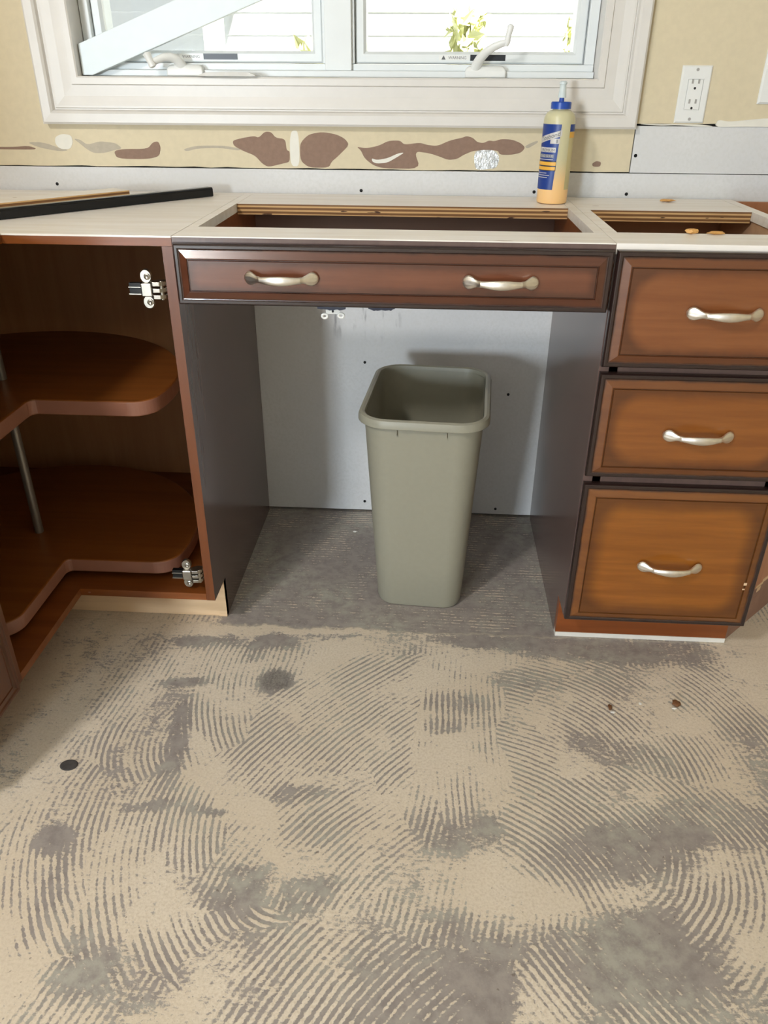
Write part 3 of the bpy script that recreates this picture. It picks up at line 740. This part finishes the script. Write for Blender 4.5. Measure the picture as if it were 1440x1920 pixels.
# angled end cabinet beyond it
ec = thing('angled_end_cabinet', (1.35, 0.40, 0), 'light brown diagonal end cabinet past the three-drawer cabinet', 'cabinet')
ex0 = DX1+0.0008
def diag(y0, th, z0, z1, name, mat, u0=0.0, u1=0.541):
    m = MB(); m.prism([(ex0+u0, y0+u0), (ex0+u1, y0+u1), (ex0+u1-th*0.7, y0+u1+th*0.7), (ex0+u0-(th*0.7 if u0 else 0), y0+u0+th*(0.7 if u0 else 1.4))], 'z', z0, z1)
    return build(name, m, mat, ec)
diag(0.0635, 0.016, 0.0965, 0.872, 'diagonal_panel', 'endpanel', 0.0, 0.530)
diag(0.0645, 0.016, 0.0, 0.096, 'toe_kick', 'kickdull', 0.0, 0.530)
for u0, u1, z0, z1 in ((0.074, 0.100, 0.094, 0.101), (0.096, 0.128, 0.098, 0.108), (0.082, 0.094, 0.080, 0.092)):
    diag(0.0630, 0.0008, z0, z1, 'scraped_patch', 'rawkick', u0, u1)
build('back_panel', bx((ex0, 1.66, 0.597, 0.605, 0.10, 0.872)), 'endpanel', ec)
m = MB(); m.prism([(ex0, 0.092), (1.652, 0.592), (1.652, 0.596), (ex0, 0.596)], 'z', 0.70, 0.712)
build('shelf', m, 'endpanel', ec)

# ------------------------------------------------------------------ corner cabinet on the left
cc = thing('corner_cabinet', (-0.45, 0.15, 0), 'doorless brown corner cabinet on the left with revolving shelves inside', 'cabinet')
CX0, CY0 = XL+0.001, -0.303
side(-0.019, -0.0003, 1, par=cc, inner='inside')
m = MB(); m.prism([(-0.305, 0.100), (-0.381, 0.100), (-0.381, 0.0), (CX0, 0.0), (CX0, 0.858), (-0.305, 0.858)], 'y', CY0, CY0+0.019)
build('side_panel', m, 'orange', cc)
Lb = [(CX0, CY0+0.0195), (-0.305, CY0+0.0195), (-0.305, 0.0), (-0.0195, 0.0), (-0.0195, 0.604), (CX0, 0.604)]
m = MB(); m.prism(Lb, 'z', 0.1005, 0.1175)
bo = build('bottom_panel', m, 'orange_x', cc)
m = MB(); m.loft([[(-0.285+0.003*math.cos(2*PI*i/12), y, 0.109+0.0018*math.sin(2*PI*i/12)) for i in range(12)] for y in (-0.0006, 0.002)])
build('plug', m, 'rim_band', bo)
build('back_panel', bx((CX0, -0.0195, 0.595, 0.604, 0.118, 0.858)), 'inside', cc)
build('back_panel', bx((CX0, CX0+0.009, CY0+0.02, 0.5945, 0.118, 0.858)), 'inside', cc)
Lt = [(CX0, CY0), (-0.305, CY0), (-0.305, -0.0005), (-0.0003, -0.0005), (-0.0003, 0.605), (CX0, 0.605)]
m = MB()
# front edge of the raw top is slightly ragged
rag = [(-0.305+0.3047*i/24, -0.0005-(0.0012*random.random() if 0 < i < 24 else 0)) for i in range(25)]
m.prism([(CX0, CY0), (-0.305, CY0)]+rag+[(-0.0003, 0.605), (CX0, 0.605)], 'z', 0.8605+0.0123, ZT)
build('top_panel', m, 'ply', cc)
m = MB(); m.prism(Lt, 'z', 0.8585, 0.8725)
build('top_rail', m, 'orange_x', cc)
tk = build('toe_kick', bx((-0.380, -0.0003, 0.0765, 0.092, 0.001, 0.0998)), 'rawkick', cc)
build('kick_end', bx((-0.0190, -0.0002, 0.0752, 0.0764, 0.0005, 0.0998)), 'rawkick', cc)
build('toe_kick', bx((-0.396, -0.3815, CY0+0.02, 0.0917, 0.001, 0.0998)), 'kickbrown', cc)
def hinge(z):
    """opened cup hinge standing out from the inside of the end panel"""
    x = -0.0196
    p = MB(); p.prism([(x, 0.012), (x, 0.058), (x-0.004, 0.056), (x-0.004, 0.014)], 'z', z-0.012, z+0.012)
    h = build('hinge', p, 'chrome', cc, bevel=0.001)
    k = MB()
    for dz in (-0.015, -0.0035, 0.008):
        k.prism([(x-0.003, 0.020), (x-0.004, 0.004), (x-0.012, -0.003), (x-0.024, -0.004), (x-0.030, 0.002), (x-0.030, 0.012), (x-0.018, 0.020)], 'z', z+dz, z+dz+0.0075)
    k.tube([(x-0.010, 0.003, z-0.017), (x-0.010, 0.003, z+0.017)], 0.0036, 10)
    build('hinge_knuckle', k, 'chrome', h, bevel=0.0008)
    b = MB(); b.box(x-0.048, x-0.028, 0.001, 0.014, z-0.012, z+0.012)
    build('hinge_arm', b, 'chrome', h, bevel=0.002)
    for sg in (-1, 1):
        w = MB(); c = z+sg*0.023
        rr = []
        for yy, sc in ((0.016, 1), (0.010, 1), (0.0085, 0.9)):
            rr.append([(x-0.039+0.0105*sc*math.cos(2*PI*i/20)*(1.0), yy, c+0.0125*sc*math.sin(2*PI*i/20)) for i in range(20)])
        w.loft(rr); wo = build('hinge_wing', w, 'chrome', h, smooth=True)
        q = MB(); q.loft([[(x-0.036+rr_*math.cos(2*PI*i/14), yy, c+rr_*math.sin(2*PI*i/14)) for i in range(14)] for rr_, yy in ((0.0058, 0.0086), (0.0056, 0.0066), (0.0035, 0.0058), (0.0012, 0.0072))])
        build('hinge_screw', q, 'chrome', h, smooth=True)
    b = MB(); b.box(x-0.070, x-0.0485, 0.004, 0.013, z-0.0065, z+0.012)
    build('hinge_cover', b, 'bar', h)
    c = MB(); c.box(x-0.071, x-0.0485, 0.002, 0.0135, z-0.0085, z-0.0066); c.box(x-0.071, x-0.0485, 0.002, 0.0038, z+0.0040, z+0.0056)
    build('hinge_rail', c, 'chrome', h)
hinge(0.781); hinge(0.163)

# revolving pie-cut shelves
ls = thing('lazy_susan', (-0.457, 0.153, 0.118), 'two kidney-shaped revolving wooden shelves inside the left corner cabinet', 'lazy susan')
def kidney(R, n1):
    c = Vector((-0.457, 0.153)); out = []
    def arc(cx_, cy_, r, a0, a1, n):
        return [(cx_+r*math.cos(a0+(a1-a0)*i/n), cy_+r*math.sin(a0+(a1-a0)*i/n)) for i in range(n+1)]
    d = 0.113; fr = 0.055
    # right lobe lower corner: fillet between line y=c.y-d and circle R
    yy = c.y-d+fr; xx = c.x+math.sqrt((R-fr)**2-(yy-c.y)**2)
    aR = math.atan2(yy-c.y, xx-c.x)
    out += arc(xx, yy, fr, -PI/2, aR, 10)
    aL = 2*PI-PI/2-aR           # mirrored about the diagonal
    out += arc(c.x, c.y, R, aR, aL, 64)[1:-1]
    # left lobe corner (mirror of right one about the line through c at -45 deg)
    px_, py_ = c.x-(yy-c.y), c.y-(xx-c.x)
    out += arc(px_, py_, fr, aL, 2*PI, 10)
    q = (c.x+d, c.y-d); ir = 0.016
    out += arc(q[0]+ir, q[1]-ir, ir, PI, PI/2, 6)
    return out
def pie(z1, th, R):
    pts = kidney(R, 0); m = MB(); m.prism(pts, 'z', z1-th, z1)
    bmesh.ops.recalc_face_normals(m.bm, faces=m.bm.faces)
    for f in m.bm.faces:
        if abs(f.normal.z) < 0.5: f.material_index = 1
    return build('shelf', m, ['shelfwood', 'rim_band'], ls, bevel=0.004, seg=3)
pie(0.550, 0.033, 0.372); pie(0.170, 0.033, 0.372)
m = MB(); m.lathe([(0.0100, 0.1185), (0.0100, 0.855)], (-0.457, 0.153), 20)
build('pole', m, 'steelpole', ls, smooth=True)

# neighbour cabinet nearer the camera on the left
nc = thing('base_cabinet', (-0.61, -0.42, 0), 'dark-doored base cabinet at the left edge, nearer than the corner cabinet', 'cabinet')
m = MB(); m.prism([(-0.305, 0.100), (-0.381, 0.100), (-0.381, 0.0), (CX0, 0.0), (CX0, 0.872), (-0.305, 0.872)], 'y', -0.53, CY0-0.001)
build('body', m, 'orange', nc)
m = MB(); rr = []
for u, d in FP:
    u *= 1.2
    rr.append([(-0.3045+d*0.9, -0.522+u, 0.105+u), (-0.3045+d*0.9, -0.312-u, 0.105+u), (-0.3045+d*0.9, -0.312-u, 0.862-u), (-0.3045+d*0.9, -0.522+u, 0.862-u)])
m.loft(rr)
M['darkdoor'] = wood('dark_stained_door', (84, 44, 20), (100, 56, 27), 0.35, 'z')
dn = build('door', m, 'darkdoor', nc)
build('top_panel', bx((CX0, -0.305, -0.53, CY0-0.001, 0.8725, ZT)), 'ply', nc)

# ------------------------------------------------------------------ loose things on the cabinets
def oriented(mb, p0, ang, z):
    c_, s_ = math.cos(ang), math.sin(ang)
    for v in mb.bm.verts:
        x, y = v.co.x, v.co.y
        v.co = Vector((p0[0]+x*c_-y*s_, p0[1]+x*s_+y*c_, z+v.co.z))
    return mb
# black metal edge bar: from near the back (right end) to beyond the left edge of the view
a_ = math.atan2(0.544-0.118, -0.058+0.40)
Lbar = 0.80
m = MB(); m.prism([(-0.012, 0.0), (0.012, 0.0), (0.012, 0.017), (0.009, 0.020), (-0.009, 0.020), (-0.012, 0.017)], 'x', -Lbar, 0.0)
oriented(m, (-0.058-0.011, 0.538), a_, ZT+0.0004)
bar = build('edge_bar', m, 'bar', None, (-0.058, 0.54, ZT), bevel=0.002)
tag(bar, 'long black metal strip lying diagonally on the raw plywood top at left', 'metal strip')
m = MB()
m.box(-0.55, 0.0, 0.0, 0.065, 0.0, 0.0195)
bmesh.ops.recalc_face_normals(m.bm, faces=m.bm.faces)
for f in m.bm.faces:
    if abs(f.normal.z) < 0.5: f.material_index = 1
oriented(m, (-0.232, 0.455), math.radians(52.5), ZT+0.0004)
tag(build('plywood_offcut', m, ['ply', 'plyedge'], None, (-0.4, 0.4, ZT)), 'short plywood offcut lying beside the black strip on the left top', 'wood offcut')
def crumb(x, y, z, r, sc, mat, name, label, cat, group=None):
    m = MB(); m.sphere((0, 0, 0), r, 2, sc)
    for v in m.bm.verts: v.co *= 1+random.uniform(-0.22, 0.22)
    lo = min(v.co.z for v in m.bm.verts)
    for v in m.bm.verts: v.co += Vector((x, y, z-lo))
    return tag(build(name, m, mat, None, (x, y, z), smooth=True), label, cat, group)
crumb(0.921, 0.106, ZT+0.0003, 0.010, (1.2, 0.6, 0.5), 'crumb', 'glue_crumb', 'larger orange glue crumb on the front rail above the top drawer', 'glue crumb')
crumb(0.963, 0.104, ZT+0.0003, 0.009, (1.8, 0.6, 0.3), 'crumb', 'glue_crumb', 'flat pale glue crumb right of the larger orange one', 'glue crumb')
crumb(0.990, 0.545, ZT+0.0003, 0.010, (1.7, 0.9, 0.3), 'crumb', 'glue_crumb', 'flat glue smear on the back rail behind the top drawer', 'glue crumb')

# ------------------------------------------------------------------ glue bottle
gx, gy = 0.7205, 0.5025
gb = thing('glue_bottle', (gx, gy, ZT), 'yellow glue bottle with blue cap standing on the back rail below the window', 'bottle')
R_ = 0.0335
m = MB(); m.lathe([(0.029, ZT+0.0004), (0.0325, ZT+0.002), (R_, ZT+0.006), (R_, ZT+0.165), (0.0325, ZT+0.173), (0.029, ZT+0.180), (0.022, ZT+0.1855), (0.0165, ZT+0.187), (0.0165, ZT+0.190)], (gx, gy), 40)
build('bottle_body', m, 'bottle', gb, smooth=True)
m = MB(); n = 40
m.loft([[(gx+r*(1+(0.02 if i % 2 else 0))*math.cos(2*PI*i/n), gy+r*(1+(0.02 if i % 2 else 0))*math.sin(2*PI*i/n), z) for i in range(n)] for r, z in ((0.021, ZT+0.1885), (0.021, ZT+0.2005), (0.0195, ZT+0.2022))])
cap = build('cap', m, 'bluecap', gb, smooth=True)
m = MB(); m.lathe([(0.0058, ZT+0.2015), (0.005, ZT+0.210)], (gx, gy), 20); build('nozzle_base', m, 'bluecap', cap, smooth=True)
m = MB(); m.lathe([(0.0086, ZT+0.2095), (0.0078, ZT+0.220), (0.0064, ZT+0.232), (0.0062, ZT+0.234), (0.0078, ZT+0.2345), (0.0080, ZT+0.239), (0.005, ZT+0.2408)], (gx, gy), 20); build('nozzle', m, 'nozzle', cap, smooth=True)
TH = math.atan2(cam.location.y-gy, cam.location.x-gx)
def cyl(a, z, lift=0.0004):
    r = R_+lift; return (gx+r*math.cos(a), gy+r*math.sin(a), z)
def band(a0, a1, z0, z1, mat, name, par, lift=0.0004, z0b=None, z1b=None, a1b=None):
    """piece of label wrapped on the bottle; second pair of heights is for the a1 end, a1b for its top corner"""
    z0b = z0 if z0b is None else z0b; z1b = z1 if z1b is None else z1b; a1b = a1 if a1b is None else a1b
    m = MB(); n = 22; A = []; B = []
    for i in range(n+1):
        s_ = i/n
        A.append((a0+(a1-a0)*s_, z0+(z0b-z0)*s_)); B.append((a0+(a1b-a0)*s_, z1+(z1b-z1)*s_))
    m.loft([[cyl(a, z, lift) for a, z in A], [cyl(a, z, lift) for a, z in B], [cyl(a, z, lift-0.0003) for a, z in B], [cyl(a, z, lift-0.0003) for a, z in A]], False, False, closed=False)
    return build(name, m, mat, par, smooth=True)
d_ = math.radians
LA = TH-d_(150)
lab = band(LA, TH-d_(2), 0.9065, 1.036, 'blue', 'label', gb, 0.0004, a1b=TH+d_(10))
band(LA, TH+d_(14), 0.985, 0.997, 'silverlabel', 'label_band', lab, 0.0008, 1.0135, 1.0255)
band(TH-d_(26), TH+d_(9), 0.9985, 1.0085, 'silverlabel', 'label_band', lab, 0.0007)
band(LA, TH-d_(3), 0.9815, 0.991, 'silverlabel', 'label_band', lab, 0.0007)
band(LA, TH-d_(8), 0.9705, 0.9775, 'greylabel', 'label_band', lab, 0.0007)
band(LA, TH-d_(10), 0.9665, 0.9678, 'silverlabel', 'label_band', lab, 0.0007)
band(LA, TH+d_(3), 0.9445, 0.9645, 'navy', 'label_band', lab, 0.0006)
band(LA, TH+d_(2), 0.9555, 0.9625, 'yellow', 'label_band', lab, 0.0009)
band(LA, TH+d_(1), 0.9462, 0.9530, 'yellow', 'label_band', lab, 0.0009)
for z, a in ((0.9395, -30), (0.935, -18), (0.9305, -26)): band(LA, TH+d_(a), z, z+0.0011, 'silverlabel', 'label_band', lab, 0.0007)
bl_ = band(TH+d_(46), TH+d_(165), 0.9065, 1.036, 'paperlabel', 'back_label', gb, 0.0004)
band(TH+d_(46), TH+d_(165), 1.022, 1.036, 'blue', 'label_band', bl_, 0.0007)
band(TH+d_(46), TH+d_(165), 1.010, 1.021, 'yellow', 'label_band', bl_, 0.0007)
def wrap_text(txt, size, a_end, z, mat, slope=0.0, lift=0.0011):
    m = text_mb(txt, size, lambda a, b: (a, b, 0), 'RIGHT')
    for v in m.bm.verts:
        a = a_end+v.co.x/R_; v.co = Vector(cyl(a, z+v.co.y+slope*v.co.x, lift))
    build('label_print', m, mat, lab)
sl = 0.0285/((d_(164))*R_)
wrap_text('Titebond', 0.0125, TH+d_(9), 1.0148, 'greytext', sl)
wrap_text('II', 0.010, TH+d_(2), 1.0, 'navy')
wrap_text('PREMIUM', 0.008, TH-d_(6), 0.983, 'greytext')
wrap_text('WOOD GLUE', 0.0065, TH-d_(11), 0.972, 'silverlabel')

# ------------------------------------------------------------------ waste bin
bin_o = thing('waste_bin', (0.4585, 0.276, 0.0), 'tall open khaki-grey plastic waste bin standing in the knee space', 'waste bin', rz=math.radians(-4.0))
def rrect(hx, hy, r, z, n=8):
    out = []
    for cx_, cy_, a0 in ((hx-r, hy-r, 0), (-hx+r, hy-r, PI/2), (-hx+r, -hy+r, PI), (hx-r, -hy+r, 1.5*PI)):
        for i in range(n+1):
            a = a0+PI/2*i/n; out.append((cx_+r*math.cos(a), cy_+r*math.sin(a), z))
    return out
HB = 0.500
def prof_at(t): return (0.101+(0.128-0.101)*t, 0.133+(0.177-0.133)*t, 0.045+(0.055-0.045)*t)
m = MB(); rings = []
rings.append(rrect(0.094, 0.126, 0.038, 0.0006)); rings.append(rrect(0.099, 0.131, 0.043, 0.003))
for t in (0.02, 0.25, 0.5, 0.75, 0.93): a, b, c_ = prof_at(t); rings.append(rrect(a, b, c_, HB*t))
a, b, c_ = prof_at(0.965); rings.append(rrect(a+0.0005, b+0.0005, c_, HB*0.965))
th = 0.0025
inn = []
for t in (0.985, 0.9, 0.5, 0.05): a, b, c_ = prof_at(t); inn.append(rrect(a-th, b-th, c_, HB*t))
inn.append(rrect(0.090, 0.122, 0.036, 0.012))
m.loft(rings+inn)
build('bin_body', m, 'bin', bin_o, local=True, smooth=True)
m = MB(); a, b, c_ = prof_at(1.0); rr = []
for da, z in ((-0.0022, HB*0.984), (-0.001, HB+0.001), (0.004, HB+0.0035), (0.010, HB+0.001), (0.0125, HB-0.006), (0.0125, HB-0.015), (0.0105, HB-0.0165), (0.0095, HB-0.010), (0.002, HB-0.008), (-0.0005, HB*0.968)):
    rr.append(rrect(a+da, b+da, c_+da, z))
m.loft(rr+[rr[0]], False, False)
build('rim', m, 'bin', bin_o, local=True, smooth=True)
for x in (-0.052, 0.052):
    m = MB(); m.box(x-0.0010, x+0.0010, -b-0.0035, -b+0.004, HB-0.034, HB-0.012)
    build('rib', m, 'bin', bin_o, local=True)

# ------------------------------------------------------------------ grit on the floor
crumb(0.266, 0.489, 0.0003, 0.005, (1.3, 0.7, 0.4), 'chip', 'paint_chip', 'white chip on the floor left of the waste bin', 'paint chip')
crumb(0.913, -0.161, 0.0003, 0.0035, (1, 1, 0.5), 'chip', 'paint_chip', 'tiny white speck between the two brown bits on the floor', 'paint chip')
crumb(0.848, -0.178, 0.0003, 0.006, (0.8, 1.3, 0.5), 'rustchip', 'grit_bit', 'brown bit of grit on the floor, nearer the waste bin', 'grit')
crumb(0.985, -0.158, 0.0003, 0.008, (1.0, 1.3, 0.5), 'rustchip', 'grit_bit', 'larger brown bit of grit on the floor before the drawers', 'grit')
crumb(0.852, -0.190, 0.0003, 0.004, (1.3, 0.7, 0.4), 'chip', 'paint_chip', 'white flake touching the brown grit nearer the waste bin', 'paint chip')
crumb(0.979, -0.171, 0.0003, 0.004, (1.4, 0.7, 0.4), 'chip', 'paint_chip', 'white flake touching the larger brown grit before the drawers', 'paint chip')
m = MB(); n = 28
m.loft([[(-0.185+r*math.cos(2*PI*i/n), -0.396+r*0.8*math.sin(2*PI*i/n), z) for i in range(n)] for r, z in ((0.0165, 0.0003), (0.0165, 0.0012), (0.0145, 0.0018))])
tag(build('plug_disc', m, 'spot', None, (-0.185, -0.396, 0.0)), 'round dark grey disc on the bare floor in front of the corner cabinet', 'disc')

# ------------------------------------------------------------------ outside the window
struct('ground', bx((-8, 9, 0.85, 12, -0.35, -0.30)), 'bounce_ground')
hs = thing('neighbour_house', (0.5, 4.7, -0.3), 'white lap-sided house wall seen through the window', 'house')
m = MB()
for i in range(30):
    z = -0.3+i*0.13
    m.prism([(4.7, z), (4.676, z), (4.684, z+0.13), (4.7, z+0.13)], 'x', -5.0, 6.0)
build('siding', m, 'ext_white', hs)
po = thing('porch', (-0.945, 4.2, -0.3), 'pale porch post outside behind the left pane', 'porch')
build('post_shaft', bx((-1.0, -0.89, 4.15, 4.25, -0.30, 2.7)), 'ext_post', po)
build('added_shade_slab', bx((-5.0, -0.45, 3.3, 4.64, 2.7, 2.78)), 'ext_white', po)  # unseen slab added to keep sun off the siding behind the left pane
build('post_base', bx((-1.02, -0.87, 4.13, 4.27, -0.30, -0.12)), 'ext_post', po)
def shrub(x, y, h, r, label):
    o = thing('shrub', (x, y, -0.3), label, 'shrub')
    m = MB()
    for i in range(900):
        a = random.uniform(0, 2*PI); zz = random.random(); rr_ = r*math.sqrt(random.random())*(0.55+0.45*math.sin(PI*min(1, 0.25+zz*0.75)))
        c = Vector((x+rr_*math.cos(a), y+rr_*math.sin(a), -0.2+zz*h))
        q = Euler((random.uniform(0, 6), random.uniform(0, 6), random.uniform(0, 6))).to_matrix()
        s_ = random.uniform(0.04, 0.08)
        m.face([m.v(*(c+q @ Vector(p)*s_)) for p in ((-1, 0, 0), (0, -0.45, 0.1), (1, 0, 0), (0, 0.45, 0.1))])
    build('foliage', m, 'leaf', o)
    m = MB(); m.tube([(x, y, -0.3), (x, y, -0.3+h*0.7)], 0.03); build('stem', m, 'kickbrown', o)
shrub(-0.22, 3.6, 1.50, 0.22, 'green shrub outside low behind the right part of the left pane')
shrub(0.62, 3.9, 1.66, 0.16, 'yellow-green shrub outside behind the middle of the right pane')
shrub(1.28, 3.8, 1.62, 0.18, 'green shrub outside behind the right part of the right pane')
